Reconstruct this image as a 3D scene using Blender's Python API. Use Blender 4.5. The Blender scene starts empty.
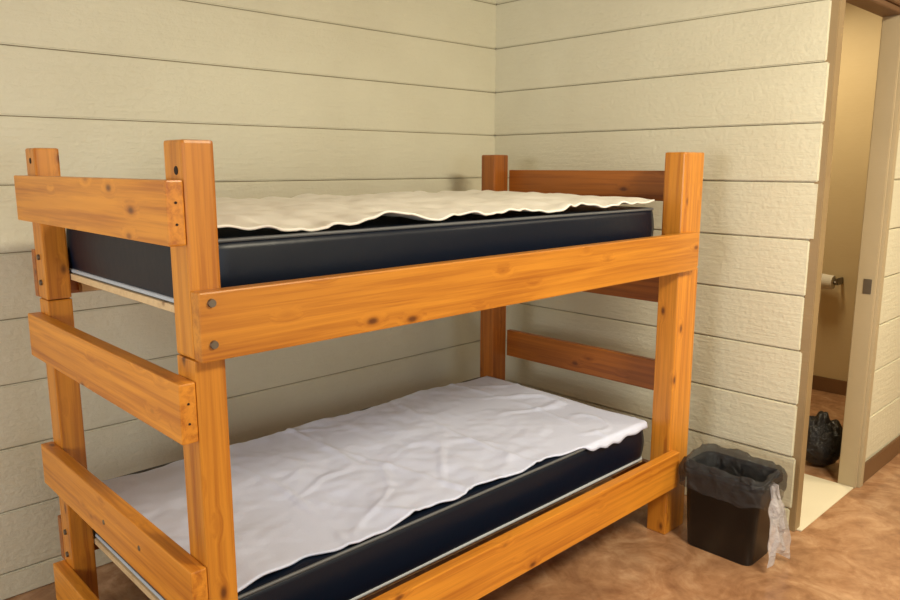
import bpy, bmesh, math, random
from mathutils import Vector, Matrix, noise
random.seed(7)
S=bpy.context.scene
try:
    S.view_settings.view_transform='Standard'; S.view_settings.look='None'
except Exception: pass

# ---------------- materials ----------------
def newmat(name):
    m=bpy.data.materials.new(name); m.use_nodes=True
    nt=m.node_tree; b=nt.nodes['Principled BSDF']
    return m,nt,b
def ramp(nt,fac,stops):
    r=nt.nodes.new('ShaderNodeValToRGB'); e=r.color_ramp.elements
    while len(e)<len(stops): e.new(.5)
    for i,(p,c) in enumerate(stops):
        e[i].position=p; e[i].color=(*c,1)
    nt.links.new(fac,r.inputs[0]); return r.outputs[0]
def mix(nt,f,a,b,mode='MIX'):
    m=nt.nodes.new('ShaderNodeMix'); m.data_type='RGBA'; m.blend_type=mode
    for s,v in ((m.inputs[0],f),(m.inputs[6],a),(m.inputs[7],b)):
        if hasattr(v,'links') or hasattr(v,'is_output'): nt.links.new(v,s)
        elif isinstance(v,(int,float)): s.default_value=v
        else: s.default_value=(*v,1)
    return m.outputs[2]
def noise_tex(nt,vec,scale,detail=4,rough=.55,dist=0):
    n=nt.nodes.new('ShaderNodeTexNoise'); n.inputs['Scale'].default_value=scale
    n.inputs['Detail'].default_value=detail; n.inputs['Roughness'].default_value=rough
    n.inputs['Distortion'].default_value=dist
    nt.links.new(vec,n.inputs['Vector']); return n.outputs['Fac']
def mapping(nt,vec,scale,loc=(0,0,0)):
    m=nt.nodes.new('ShaderNodeMapping'); m.inputs['Scale'].default_value=scale; m.inputs['Location'].default_value=loc
    nt.links.new(vec,m.inputs['Vector']); return m.outputs[0]
def bump(nt,b,h,strength=.3,dist=.01):
    n=nt.nodes.new('ShaderNodeBump'); n.inputs['Strength'].default_value=strength; n.inputs['Distance'].default_value=dist
    nt.links.new(h,n.inputs['Height']); nt.links.new(n.outputs[0],b.inputs['Normal'])
def math_(nt,op,a,b=None):
    n=nt.nodes.new('ShaderNodeMath'); n.operation=op
    for i,v in enumerate((a,b)):
        if v is None: continue
        if isinstance(v,(int,float)): n.inputs[i].default_value=v
        else: nt.links.new(v,n.inputs[i])
    return n.outputs[0]

def mat_wood(name,light,dark,knot=(.09,.020,.003),rough=.38,kn=1):
    m,nt,b=newmat(name)
    tc=nt.nodes.new('ShaderNodeTexCoord'); oi=nt.nodes.new('ShaderNodeObjectInfo')
    off=math_(nt,'MULTIPLY',oi.outputs['Random'],37.3)
    add=nt.nodes.new('ShaderNodeVectorMath'); add.operation='ADD'
    nt.links.new(tc.outputs['Object'],add.inputs[0]); nt.links.new(off,add.inputs[1])
    v=add.outputs[0]
    vo=nt.nodes.new('ShaderNodeTexVoronoi'); vo.inputs['Scale'].default_value=1
    nt.links.new(mapping(nt,v,(6.2,12.5,12.5)),vo.inputs['Vector'])
    bend=ramp(nt,vo.outputs['Distance'],[(.0,(1,1,1)),(.35,(0,0,0))])
    bs=nt.nodes.new('ShaderNodeVectorMath'); bs.operation='MULTIPLY'
    nt.links.new(bend,bs.inputs[0]); bs.inputs[1].default_value=(0,.9,.9)
    gm=nt.nodes.new('ShaderNodeVectorMath'); gm.operation='ADD'
    nt.links.new(mapping(nt,v,(1.3,55,55)),gm.inputs[0]); nt.links.new(bs.outputs[0],gm.inputs[1])
    grain=noise_tex(nt,gm.outputs[0],1,5,.66,.4)
    broad=noise_tex(nt,mapping(nt,v,(.8,12,12)),1,3,.5,1.0)
    c=ramp(nt,grain,[(.34,dark),(.57,light)])
    c=mix(nt,.42,c,ramp(nt,broad,[(.34,dark),(.60,light)]))
    c=mix(nt,math_(nt,'MULTIPLY',ramp(nt,vo.outputs['Distance'],[(.08,(1,1,1)),(.24,(0,0,0))]),.5),c,dark)
    c=mix(nt,math_(nt,'MULTIPLY',ramp(nt,vo.outputs['Distance'],[(.05,(1,1,1)),(.14,(0,0,0))]),.85),c,knot)
    tone=nt.nodes.new('ShaderNodeMapRange'); nt.links.new(oi.outputs['Random'],tone.inputs[0])
    tone.inputs['To Min'].default_value=.85; tone.inputs['To Max'].default_value=1.08
    hsv=nt.nodes.new('ShaderNodeHueSaturation'); nt.links.new(tone.outputs[0],hsv.inputs['Value']); nt.links.new(c,hsv.inputs['Color'])
    nt.links.new(hsv.outputs[0],b.inputs['Base Color'])
    b.inputs['Roughness'].default_value=rough
    b.inputs['Coat Weight'].default_value=.12; b.inputs['Coat Roughness'].default_value=.2
    bump(nt,b,grain,.12,.003)
    return m
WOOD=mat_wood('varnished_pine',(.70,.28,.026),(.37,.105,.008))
WOOD_SHADE=mat_wood('varnished_pine_shaded',(.42,.13,.014),(.19,.047,.006))  # same pine, shade on the bed's far parts put into the colour
PLY=mat_wood('raw_plywood',(.75,.55,.30),(.6,.42,.22),(.3,.16,.07),.6)

def mat_paint(name,a,b_,rough=.55,bs=.25):
    m,nt,b=newmat(name)
    tc=nt.nodes.new('ShaderNodeTexCoord'); v=tc.outputs['Object']
    n1=noise_tex(nt,mapping(nt,v,(1,1,1)),1.7,4)
    c=mix(nt,ramp(nt,n1,[(.35,(0,0,0)),(.65,(1,1,1))]),a,b_)
    nt.links.new(c,b.inputs['Base Color']); b.inputs['Roughness'].default_value=rough
    n2=noise_tex(nt,mapping(nt,v,(6,6,70)),1,5,.6,.3)
    n3=noise_tex(nt,v,45,3)
    bump(nt,b,math_(nt,'ADD',n2,n3),bs,.006)
    return m
PAINT=mat_paint('cream_paint',(.72,.69,.53),(.67,.635,.48),.48,.5)
GROOVE=mat_paint('groove_paint',(.36,.29,.18),(.30,.24,.15))
TAN=mat_paint('tan_paint',(.56,.44,.25),(.52,.40,.22),.6,.1)
CASE=mat_paint('casing_paint',(.47,.38,.24),(.42,.34,.21),.45,.1)
BROWN=mat_paint('brown_trim_paint',(.20,.10,.04),(.15,.075,.03),.5,.1)
CORN=mat_paint('corner_trim_paint',(.34,.24,.12),(.27,.185,.09),.5,.2)
WHITEC=mat_paint('ceiling_paint',(.42,.34,.23),(.38,.30,.2),.7,.1)
TILE=mat_paint('threshold_vinyl',(.78,.72,.55),(.72,.66,.5),.35,.05)

def mat_floor():
    m,nt,b=newmat('stained_concrete')
    tc=nt.nodes.new('ShaderNodeTexCoord'); v=tc.outputs['Object']
    a=noise_tex(nt,v,4.0,6,.62,1.6); d=noise_tex(nt,v,17,5,.6,.5)
    c=ramp(nt,a,[(.30,(.23,.105,.050)),(.5,(.38,.195,.095)),(.66,(.56,.34,.19))])
    c=mix(nt,.3,c,ramp(nt,d,[(.35,(.22,.11,.055)),(.65,(.52,.31,.17))]))
    nt.links.new(c,b.inputs['Base Color'])
    b.inputs['Roughness'].default_value=.2
    return m
FLOOR=mat_floor()
def mat_simple(name,col,rough=.5,metal=0,nscale=30,nb=.1,var=.85,**k):
    m,nt,b=newmat(name)
    tc=nt.nodes.new('ShaderNodeTexCoord'); n=noise_tex(nt,tc.outputs['Object'],nscale,4)
    c=mix(nt,n,tuple(x*var for x in col),col); nt.links.new(c,b.inputs['Base Color'])
    b.inputs['Roughness'].default_value=rough; b.inputs['Metallic'].default_value=metal
    if nb: bump(nt,b,n,nb,.003)
    for kk,vv in k.items(): b.inputs[kk.replace('_',' ')].default_value=vv
    return m
VINYL=mat_simple('navy_vinyl',(.0035,.008,.020),.36,0,14,.35,Specular_IOR_Level=.3)
PIPE=mat_simple('pale_piping',(.50,.55,.60),.5)
PIPED=mat_simple('grey_piping',(.13,.14,.15),.5)
CREAM=mat_simple('cream_pad_cloth',(.95,.93,.86),.9,0,220,.25,.95)
LAV_DAYLIT=mat_simple('daylight_tinted_pad_cloth',(.69,.76,.99),.9,0,220,.3,.95)  # blue cast of the window light is mixed into the cloth colour
STEEL=mat_simple('zinc_bolt',(.22,.19,.15),.4,.9)
BLACKP=mat_simple('black_plastic',(.005,.005,.006),.4,0,60,.05)
HOLE=mat_simple('dark_hole',(.02,.01,.005),.9)
PAPER=mat_simple('tissue_paper',(.65,.60,.50),.9)
def mat_bag(name,col,alpha):
    m,nt,b=newmat(name)
    tc=nt.nodes.new('ShaderNodeTexCoord'); n=noise_tex(nt,tc.outputs['Object'],35,5,.6,1)
    nt.links.new(mix(nt,n,tuple(x*.6 for x in col),col),b.inputs['Base Color'])
    b.inputs['Roughness'].default_value=.2; b.inputs['Alpha'].default_value=alpha
    bump(nt,b,n,.8,.02); return m
BAG=mat_bag('clear_liner',(.05,.05,.052),.6)
BAGW=mat_bag('clear_liner_tail',(.78,.74,.76),.62)
BAGB=mat_bag('black_bag',(.012,.012,.014),1)

# ---------------- helpers ----------------
def link(o,parent=None):
    S.collection.objects.link(o)
    if parent: o.parent=parent
    return o
def empty(name,loc=(0,0,0)):
    e=bpy.data.objects.new(name,None); e.location=loc; e.empty_display_size=.1
    S.collection.objects.link(e); return e
def mesh_obj(name,bm,mat,parent=None,smooth=False,loc=None):
    me=bpy.data.meshes.new(name); bm.normal_update(); bm.to_mesh(me); bm.free()
    if mat: me.materials.append(mat)
    if smooth:
        for p in me.polygons: p.use_smooth=True
    o=bpy.data.objects.new(name,me)
    if loc: o.location=loc
    return link(o,parent)
def board(name,a,b,mat,parent=None,bev=.004,axis=None):
    a=Vector(a);b=Vector(b); c=(a+b)/2; d=Vector([abs(x) for x in (b-a)])
    if axis is None: axis=max(range(3),key=lambda i:d[i])
    if axis==0: dim=(d.x,d.y,d.z);rot=(0,0,0)
    elif axis==1: dim=(d.y,d.x,d.z);rot=(0,0,math.pi/2)
    else: dim=(d.z,d.y,d.x);rot=(0,-math.pi/2,0)
    bm=bmesh.new(); bmesh.ops.create_cube(bm,size=1)
    for v in bm.verts: v.co=Vector((v.co.x*dim[0],v.co.y*dim[1],v.co.z*dim[2]))
    if bev: bmesh.ops.bevel(bm,geom=bm.edges[:],offset=bev,segments=2,affect='EDGES',profile=.6)
    o=mesh_obj(name,bm,mat,parent); o.location=c; o.rotation_euler=rot
    return o
def boxes(name,lst,mat,parent=None,bev=0):
    bm=bmesh.new()
    for a,b in lst:
        r=bmesh.ops.create_cube(bm,size=1); vs=r['verts']
        for v in vs:
            v.co=Vector([(a[i]+b[i])/2+v.co[i]*abs(b[i]-a[i]) for i in range(3)])
        if bev:
            es=list({e for v in vs for e in v.link_edges})
            bmesh.ops.bevel(bm,geom=es,offset=bev,segments=2,affect='EDGES')
    return mesh_obj(name,bm,mat,parent)
def cyl(name,c,axis,r,h,mat,parent=None,seg=16):
    bm=bmesh.new(); bmesh.ops.create_cone(bm,cap_ends=True,segments=seg,radius1=r,radius2=r*.85,depth=h)
    o=mesh_obj(name,bm,mat,parent); o.location=c
    o.rotation_euler={'x':(0,-math.pi/2,0),'y':(math.pi/2,0,0),'z':(0,0,0)}[axis]
    return o
def tube(name,pts,r,mat,parent=None,cyc=True):
    cu=bpy.data.curves.new(name,'CURVE'); cu.dimensions='3D'; cu.bevel_depth=r; cu.bevel_resolution=2
    sp=cu.splines.new('POLY'); sp.points.add(len(pts)-1)
    for i,p in enumerate(pts): sp.points[i].co=(*p,1)
    sp.use_cyclic_u=cyc; cu.materials.append(mat)
    return link(bpy.data.objects.new(name,cu),parent)

# ---------------- room shell ----------------
ZC=2.66; S0=.099-.231; CO=.231
WE=-1.742; WT=.065
YH=-1.79
CY=[S0+CO*k for k in range(0,13)]
def siding(name,kind,fixed,u0,u1,sign,jit=False,back=.018):
    bm=bmesh.new()
    for k in range(len(CY)-1):
        z0=max(CY[k],0);z1=min(CY[k+1],ZC)
        if z1-z0<.02: continue
        g=.004; rnd=random.uniform(-.012,.012) if jit else 0
        a=u0+rnd if u0<u1 else u0
        e=u1+rnd if u0>u1 else u1
        th=random.uniform(-.002,.002)
        lo=fixed+sign*th; hi=fixed-sign*back
        if kind=='y': A=(a,lo,z0+g/2);B=(e,hi,z1-g/2)
        else: A=(lo,a,z0+g/2);B=(hi,e,z1-g/2)
        vs=bmesh.ops.create_cube(bm,size=1)['verts']
        for v in vs: v.co=Vector([(A[i]+B[i])/2+v.co[i]*abs(B[i]-A[i]) for i in range(3)])
        es=list({e for v in vs for e in v.link_edges})
        bmesh.ops.bevel(bm,geom=es,offset=.0045,segments=2,affect='EDGES')
    return mesh_obj(name,bm,PAINT)
wl=siding('wall_left','y',0,-5.4,0.012,-1)
boxes('core',[((-5.4,.012,0),(.12,.10,ZC))],GROOVE,wl)
wr=siding('wall_right','x',0,.006,WE,-1,True)
boxes('core',[((.012,WE+.01,0),(WT,.012,ZC))],GROOVE,wr)
boxes('corner_post',[((.006,-1.770,0),(WT,WE+.014,2.66))],CORN,wr,.003)
XJ=.735
wh=siding('wall_hall','y',YH,XJ,4.0,-1)
boxes('core',[((XJ-.02,YH+.012,0),(4.0,YH+.08,ZC)),((.0,YH+.012,2.24),(XJ-.02,YH+.08,ZC))],GROOVE,wh)
boxes('over_door_panel',[((.0,YH,2.30),(XJ,YH+.012,ZC))],PAINT,wh)
boxes('wall_bathroom',[((2.25,YH+.08,0),(2.35,.7,ZC)),((.12,.6,0),(2.35,.7,ZC)),
    ((WT+.001,WE+.02,0),(WT+.006,.6,ZC))],TAN)
boxes('baseboard_bathroom',[((2.235,YH+.08,0),(2.25,.6,.10))],BROWN,None,.003)
boxes('baseboard_hall',[((XJ,YH-.014,0),(4.0,YH,.10))],BROWN,None,.003)
boxes('wall_hall_end',[((4.0,-5,0),(4.1,YH+.12,ZC))],TAN)
boxes('wall_back',[((-5.5,-5,0),(-5.4,.1,.9)),((-5.5,-5,2.1),(-5.4,.1,ZC)),((-5.5,-5,.9),(-5.4,-2.6,2.1)),((-5.5,-.9,.9),(-5.4,.1,2.1))],PAINT)
boxes('wall_front',[((-5.5,-5.1,0),(-3.2,-5,ZC)),((-1.2,-5.1,0),(4.1,-5,ZC)),((-3.2,-5.1,0),(-1.2,-5,.9)),((-3.2,-5.1,2.1),(-1.2,-5,ZC))],PAINT)
boxes('ceiling',[((-5.5,-5.1,ZC),(4.1,.7,ZC+.1))],WHITEC)
boxes('floor',[((-5.5,-5.1,-.1),(4.1,.7,0))],FLOOR)
boxes('threshold',[((.03,YH-.0,0),(.665,YH+.24,.006))],TILE,None,.002)
boxes('window_1',[((-5.47,-2.6,.9),(-5.39,-2.54,2.1)),((-5.47,-.96,.9),(-5.39,-.9,2.1)),((-5.47,-2.6,.9),(-5.39,-.9,.96)),((-5.47,-2.6,2.04),(-5.39,-.9,2.1)),((-5.45,-1.77,.96),(-5.41,-1.73,2.04))],CASE)
boxes('window_2',[((-3.2,-5.07,.9),(-3.14,-4.99,2.1)),((-1.26,-5.07,.9),(-1.2,-4.99,2.1)),((-3.2,-5.07,.9),(-1.2,-4.99,.96)),((-3.2,-5.07,2.04),(-1.2,-4.99,2.1)),((-2.22,-5.05,.96),(-2.18,-5.01,2.04))],CASE)

df=empty('door_frame',(.4,YH,0))
def dfb(n,a,b,m=CASE,bev=.003):
    o=boxes(n,[(a,b)],m,df,bev); o.location=(-.4,-YH,0); return o
dfb('far_jamb',(.665,YH-.006,0),(.69,YH+.075,2.20))
dfb('far_casing',(.69,YH-.02,0),(XJ,YH+.0,2.225))
dfb('near_jamb',(.015,YH+.026,0),(.04,YH+.08,2.20))
dfb('head_jamb',(.015,YH-.006,2.20),(.69,YH+.08,2.225),BROWN)
dfb('head_casing',(.0,YH-.02,2.225),(XJ+.02,YH-.001,2.31),BROWN)
dfb('strike_plate',(.661,YH+.01,.96),(.666,YH+.045,1.03),STEEL,.001)
tp=empty('toilet_paper_holder',(2.22,-1.05,.78))
cyl('roll',(-.06,0,0),'y',.055,.11,PAPER,tp,24)
cyl('rod',(-.06,0,0),'y',.012,.16,STEEL,tp)
boxes('bracket',[((-.07,-.085,-.015),(.03,-.07,.03)),((-.07,.07,-.015),(.03,.085,.03))],STEEL,tp,.003)

# ---------------- bunk bed ----------------
X0,X1=-2.451,-.351
YF,YB=-1.399,-.301
H=1.603; TX,TY,T=.072,.089,.038
bed=empty('bunk_bed',(0,0,0))
Zs=1.137
posts={'near_front':(X0,YF,TX),'near_back':(X0,YB-TY,TX),'far_front':(X1-.07,YF,.155),'far_back':(X1-.07,YB-TY,.10)}
for n,(x,y,w) in posts.items():
    board('leg_lower_'+n,(x,y,0),(x+w,y+TY,Zs-.001),WOOD_SHADE if n=='far_back' else WOOD,bed,.005)
    board('post_upper_'+n,(x,y,Zs+.001),(x+w,y+TY,H),WOOD_SHADE if n=='far_back' else WOOD,bed,.007)
XF=X1+.065
board('rail_front_upper',(X0,YF-T,1.138),(X1+.005,YF-.0005,1.289),WOOD,bed)
board('rail_front_lower',(X0,YF-T,.228),(X1-.05,YF-.0005,.380),WOOD,bed)
board('rail_back_upper',(X0,YB+.0005,1.138),(X1,YB+T,1.289),WOOD_SHADE,bed)
board('rail_back_lower',(X0,YB+.0005,.228),(X1,YB+T,.380),WOOD_SHADE,bed)
for i,(z0,z1) in enumerate([(1.385,1.521),(.955,1.091),(.522,.657),(.100,.234)]):
    board('end_board_near_%d'%(i+1),(X0-T,YF,z0),(X0-.0005,YB,z1),WOOD,bed)
for i,(z0,z1) in enumerate([(1.405,1.53),(.975,1.09),(.585,.72),(.12,.25)]):
    board('end_board_far_%d'%(i+1),(XF-.03,YF+TY+.001,z0),(XF,YB-TY-.001,z1),WOOD_SHADE,bed)
MX0,MX1=X0+.085,-.44; MY0,MY1=-1.29,YB-.03
for nm,zz in (('upper',1.215),('lower',.315)):
    board('ledger_front_'+nm,(X0+.12,YF+.0005,zz-.07),(X1-.12,YF+.13,zz-.045),WOOD_SHADE,bed,.002)
    board('ledger_back_'+nm,(X0+.12,YB-.035,zz-.07),(X1-.12,YB-.0005,zz-.02),PLY,bed,.002)
    board('deck_'+nm,(X0+.074,MY0+.015,zz-.02),(X1-.072,YB-.004,zz-.0005),PLY,bed,.002)
for z in (1.265,1.175):
    cyl('rail_bolt',(X0+.028,YF-T-.002,z),'y',.010,.008,STEEL,bed)
for z in (.35,.26):
    cyl('rail_bolt',(X0+.028,YF-T-.002,z),'y',.010,.008,STEEL,bed)
for z in (1.27,1.19,.35,.27):
    cyl('leg_bolt',(X0-.002,YB-TY/2,z),'x',.010,.008,STEEL,bed)
cyl('metal_cap',(X0-.0003,YF+.03,1.54),'x',.010,.002,HOLE,bed)
cyl('metal_cap',(X0-.0003,YB-.05,1.565),'x',.010,.002,HOLE,bed)
cyl('metal_cap',(X0-T-.0002,YF+.30,.60),'x',.008,.002,STEEL,bed)  # this and the next are metal caps, not holes
cyl('metal_cap',(X0-T-.0002,YF+.55,.58),'x',.008,.002,STEEL,bed)
for z in (1.43,1.475):
    cyl('board_screw',(X0-T/2,YF-.0005,z),'y',.003,.003,HOLE,bed,10)
    cyl('board_screw',(X0-T/2,YF-.0005,z-.43),'y',.003,.003,HOLE,bed,10)

# mattresses
def mattress(name,z0,z1):
    e=empty(name,((MX0+MX1)/2,(MY0+MY1)/2,z0))
    hx=(MX1-MX0)/2;hy=(MY1-MY0)/2;h=z1-z0
    bm=bmesh.new(); nx,ny,nz=56,28,8
    vs={}
    def vert(i,j,k):
        if (i,j,k) in vs: return vs[(i,j,k)]
        x=-hx+2*hx*i/nx;y=-hy+2*hy*j/ny;z=h*k/nz
        r=.03
        ax=max(abs(x)-(hx-r),0);ay=max(abs(y)-(hy-r),0)
        if ax>0 and ay>0:
            m=max(ax,ay);l=math.hypot(ax,ay)
            x=math.copysign(hx-r+ax*m/l,x);y=math.copysign(hy-r+ay*m/l,y)
        n=noise.noise(Vector((x*3,y*3,z*9+z0*7)))
        side=(i in(0,nx)) or (j in (0,ny))
        if side and 0<k<nz:
            b=math.sin(math.pi*k/nz)*.007+n*.004
            if i==0:x-=b
            if i==nx:x+=b
            if j==0:y-=b
            if j==ny:y+=b
        if k==nz: z+=n*.003+(.004 if not side else 0)
        vs[(i,j,k)]=bm.verts.new((x,y,z)); return vs[(i,j,k)]
    for i in range(nx):
        for j in range(ny):
            bm.faces.new([vert(i,j,nz),vert(i+1,j,nz),vert(i+1,j+1,nz),vert(i,j+1,nz)])
            bm.faces.new([vert(i,j,0),vert(i,j+1,0),vert(i+1,j+1,0),vert(i+1,j,0)])
        for k in range(nz):
            bm.faces.new([vert(i,0,k),vert(i+1,0,k),vert(i+1,0,k+1),vert(i,0,k+1)])
            bm.faces.new([vert(i,ny,k),vert(i,ny,k+1),vert(i+1,ny,k+1),vert(i+1,ny,k)])
    for j in range(ny):
        for k in range(nz):
            bm.faces.new([vert(0,j,k),vert(0,j,k+1),vert(0,j+1,k+1),vert(0,j+1,k)])
            bm.faces.new([vert(nx,j,k),vert(nx,j+1,k),vert(nx,j+1,k+1),vert(nx,j,k+1)])
    mesh_obj('body',bm,VINYL,e,True)
    def loop(z,o=.001,r=.03):
        p=[]
        for sx,sy,a0 in((1,1,0),(-1,1,90),(-1,-1,180),(1,-1,270)):
            for t in range(0,91,15):
                a=math.radians(a0+t); p.append((sx*(hx-r)+math.cos(a)*(r+o),sy*(hy-r)+math.sin(a)*(r+o),z))
        return p
    tube('piping_top',loop(h+.001),.005,PIPED,e)
    tube('piping_bottom',loop(.008),.0065,PIPE,e)
    return e
UZ0,UZ1=1.215,1.378; LZ0,LZ1=.315,.478
mattress('mattress',UZ0,UZ1)
mattress('mattress.001',LZ0,LZ1)

def pad(name,zt,mat,x0,x1,y0,y1,fn,nx=200,ny=110,th=.006):
    bm=bmesh.new(); g=[]
    for i in range(nx+1):
        row=[]
        for j in range(ny+1):
            u=i/nx;v=j/ny
            x,y,z=fn(u,v,x0+(x1-x0)*u,y0+(y1-y0)*v)
            row.append(bm.verts.new((x,y,z+zt)))
        g.append(row)
    for i in range(nx):
        for j in range(ny): bm.faces.new([g[i][j],g[i+1][j],g[i+1][j+1],g[i][j+1]])
    o=mesh_obj(name,bm,mat,None,True)
    m=o.modifiers.new('solid','SOLIDIFY'); m.thickness=th; m.offset=1
    return o
def nz(x,y,s,o=0): return noise.noise(Vector((x*s+o,y*s-o,o*.7)))
def ridge(x,y,s,o,w=.12):
    return math.exp(-(nz(x,y,s,o)/w)**2)
def drape(y,z,edge):
    """cloth beyond the mattress edge hangs down its face"""
    ex=edge-y
    if ex>0:
        y=edge-.014*(1-math.exp(-ex/.014)); z=z-max(0,ex-.008)
    return y,z
def f_up(u,v,x,y):
    y+= (1-v)**6*(.030*nz(x,0,4,3)+.016*nz(x,0,15,5)) + v**6*.03*nz(x,1,4,9)
    x+= (u**8-(1-u)**8)*.02*nz(0,y,6,2)
    z=.013+.032*min(1,v*2.2)*min(1,(1-v)*8+.5)+.010*nz(x,y,4,1)+.008*nz(x,y,13,4)
    z+= (1-v)**4*max(0,.010+.022*nz(x,0,5,11)+.016*nz(x,0,16,21))
    z+= v**3*max(0,.024*nz(x,3,11,17)+.004)
    return x,y,max(z,.007)
pad('mattress_pad',UZ1,CREAM,MX0+.01,MX1-.005,MY0+.006,MY1-.02,f_up)
creases=[.2,.43,.66,.86]
def f_lo(u,v,x,y):
    s=min(1,max(0,(u-.68)/.2)); s=s*s*(3-2*s)
    y+= (1-v)**5*(.030*nz(x,0,4,13)+.016*nz(x,0,12,15)+.010-s*(.050+.02*nz(x,0,14,44))) + v**6*.03*nz(x,1,3,19)
    x+= (u**8-(1-u)**8)*.025*nz(0,y,5,22)
    z=.010+.010*nz(x,y,3,31)+.006*nz(x,y,8,34)+.004*nz(x,y,20,37)
    for k,c in enumerate(creases):
        d=(u-c-.03*math.sin(v*3+k*2))
        z+=.008*math.exp(-(d/.006)**2)*(.6+.9*nz(x,y,4,k))
    z+=.008*ridge(x+.5*y,y,2.2,51,.05)*max(0,.3+nz(x,y,2,8)*1.5)
    z+=.007*ridge(x-.3*y,y,3.4,57,.06)*max(0,.2+nz(x,y,2.5,18)*1.5)
    z+=(1-v)**4*max(0,.03*nz(x,0,6,41))*(1-s)
    z=max(z,.008)
    y,z=drape(y,z,MY0-.001)
    return x,y,z
pad('mattress_pad.001',LZ1,LAV_DAYLIT,MX0+.0,MX1-.0,MY0+.002,MY1-.03,f_lo)

# ---------------- waste basket ----------------
wb=empty('waste_basket',(-.325,-1.63,0))
def rrect(hx,hy,r,seg=6):
    p=[]
    for sx,sy,a0 in((1,1,0),(-1,1,90),(-1,-1,180),(1,-1,270)):
        for t in range(seg+1):
            a=math.radians(a0+90*t/seg); p.append((sx*(hx-r)+math.cos(a)*r,sy*(hy-r)+math.sin(a)*r))
    return p
def loft(name,rings,mat,parent,capb=True,capt=False,smooth=True,wob=None):
    bm=bmesh.new(); R=[]
    for ri,(hx,hy,r,z) in enumerate(rings):
        pts=rrect(hx,hy,r,6)
        if wob:
            q=[]
            for a,b in zip(pts,pts[1:]+pts[:1]):
                l=math.hypot(b[0]-a[0],b[1]-a[1]); q.append(a)
                if l>.05:
                    for t in range(1,10): q.append((a[0]+(b[0]-a[0])*t/10,a[1]+(b[1]-a[1])*t/10))
            pts=q
        ring=[]
        for k,(x,y) in enumerate(pts):
            if wob: x,y,zz=wob(ri,x,y,z)
            else: zz=z
            ring.append(bm.verts.new((x,y,zz)))
        R.append(ring)
    n=len(R[0])
    for a,b in zip(R,R[1:]):
        for i in range(n): bm.faces.new([a[i],a[(i+1)%n],b[(i+1)%n],b[i]])
    if capb: bm.faces.new(R[0][::-1])
    if capt: bm.faces.new(R[-1])
    return mesh_obj(name,bm,mat,parent,smooth)
CH=.345
loft('bin_body',[(.093,.134,.03,0),(.097,.139,.034,.006),(.110,.158,.04,CH-.03),(.112,.160,.04,CH-.03),(.119,.168,.042,CH-.028),(.119,.168,.042,CH),(.113,.162,.04,CH+.001),(.109,.156,.038,CH-.02),(.094,.134,.03,.012)],BLACKP,wb,True,True)
def wobf(ri,x,y,z):
    q=noise.noise(Vector((x*14,y*14,ri*.45)))
    q2=noise.noise(Vector((x*45,y*45,ri*.8+5)))
    s=1+(.05*q+.06*q2)*(1 if ri>3 else .3)
    return x*s,y*s,z+(.022*q+.02*q2)*(1 if ri>2 else .4)
rings=[(.080,.115,.035,.14),(.090,.128,.038,.24),(.098,.142,.04,CH-.02),(.106,.150,.04,CH+.014),(.119,.166,.045,CH+.035),(.131,.182,.05,CH+.022),(.135,.187,.05,CH-.01),(.133,.185,.05,CH-.04),(.130,.182,.05,CH-.065),(.128,.180,.05,CH-.09)]
lo=loft('liner',rings,BAG,wb,False,False,True,wobf)
tx=bpy.data.textures.new('crumple','CLOUDS'); tx.noise_scale=.03
ss=lo.modifiers.new('s','SUBSURF'); ss.levels=1; ss.render_levels=2
dm=lo.modifiers.new('d','DISPLACE'); dm.texture=tx; dm.strength=.014; dm.mid_level=.4
bm=bmesh.new(); g=[]
for i in range(23):
    row=[]
    for j in range(31):
        u=i/22;v=j/30
        w=.025+.065*v
        x=-.05+.03*v+(u-.5)*2*w; zz=CH+.005-v*(CH-.03)
        y=-.188-.03*math.sin(v*2.2)+.013*math.sin(u*15+v*3)+.016*noise.noise(Vector((u*4,v*5,2)))
        row.append(bm.verts.new((x,y,max(.003,zz+.035*math.sin(u*4)*v*v))))
    g.append(row)
for i in range(22):
    for j in range(30): bm.faces.new([g[i][j],g[i+1][j],g[i+1][j+1],g[i][j+1]])
mesh_obj('liner_tail',bm,BAGW,wb,True)

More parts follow.
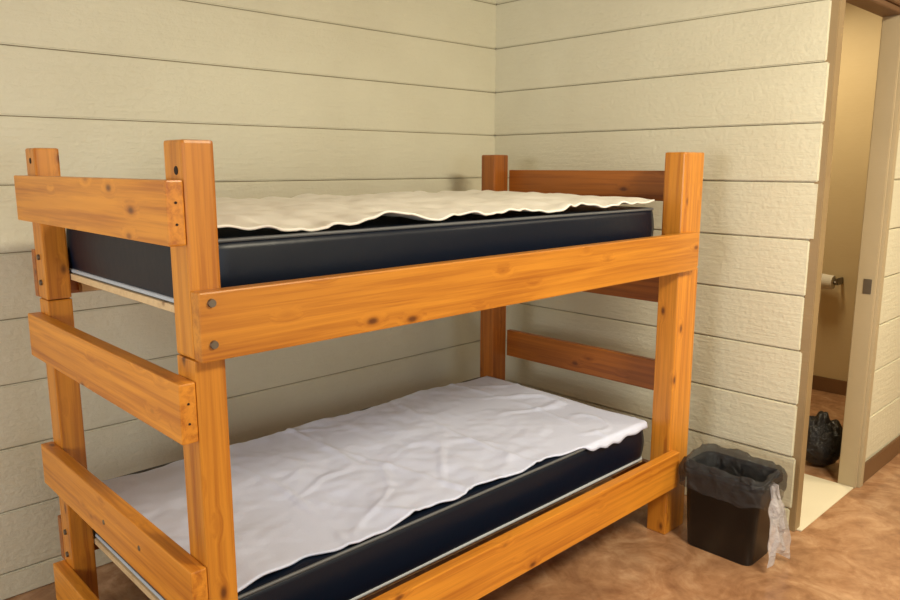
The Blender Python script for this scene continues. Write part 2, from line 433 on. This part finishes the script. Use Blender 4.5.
bb=empty('bathroom_trash_bag',(.85,-1.555,0))
bm=bmesh.new(); bmesh.ops.create_icosphere(bm,subdivisions=5,radius=1)
for v in bm.verts:
    c=v.co.copy(); q=noise.noise(c*2.2)+.4*noise.noise(c*6)
    top=max(c.z,0)
    rr=1-.25*top**2+.12*q
    v.co=Vector((c.x*.115*rr,c.y*.115*rr,.135+c.z*.135+(.04*q if c.z>.2 else 0)))
    if v.co.z<.0: v.co.z=0
mesh_obj('bag',bm,BAGB,bb,True)

# ---------------- lights ----------------
def area(name,loc,target,sx,sy,power,col):
    l=bpy.data.lights.new(name,'AREA'); l.shape='RECTANGLE'; l.size=sx; l.size_y=sy; l.energy=power; l.color=col
    o=bpy.data.objects.new(name,l); o.location=loc
    o.rotation_euler=(Vector(target)-Vector(loc)).to_track_quat('-Z','Y').to_euler()
    S.collection.objects.link(o); return o
area('window_light_1',(-5.36,-1.75,1.5),(0,-1.75,1.5),1.5,1.1,62,(.95,.96,.95))
area('window_light_2',(-2.2,-4.96,1.5),(-2.2,0,1.5),1.8,1.1,15,(.85,.92,1))
boxes('ceiling_lamp',[((-1.6,-3.55,ZC-.05),(-.6,-3.25,ZC-.001))],WHITEC,None,.01)
area('ceiling_lamp_light',(-1.1,-3.4,ZC-.06),(-.5,-2.6,0),.9,.26,115,(1,.90,.68))
area('hall_lamp_light',(1.2,-3.2,ZC-.06),(1.2,-3.2,0),.6,.3,38,(1,.86,.62))
area('bathroom_lamp_light',(1.4,-.9,ZC-.03),(1.4,-.9,0),.5,.3,27,(1,.84,.55))
w=bpy.data.worlds.new('World'); S.world=w; w.use_nodes=True
w.node_tree.nodes['Background'].inputs[0].default_value=(.75,.85,1,1); w.node_tree.nodes['Background'].inputs[1].default_value=1.0

# ---------------- camera ----------------
cd=bpy.data.cameras.new('camera'); cam=bpy.data.objects.new('camera',cd); S.collection.objects.link(cam)
cd.sensor_width=36; cd.lens=749.2*36/900; cd.clip_start=.05
yaw,pi_=math.radians(46.143),math.radians(-10.136)
F=Vector((math.cos(yaw)*math.cos(pi_),math.sin(yaw)*math.cos(pi_),math.sin(pi_)))
cam.location=(-3.136,-2.904,1.549); cam.rotation_euler=F.to_track_quat('-Z','Y').to_euler()
S.camera=cam
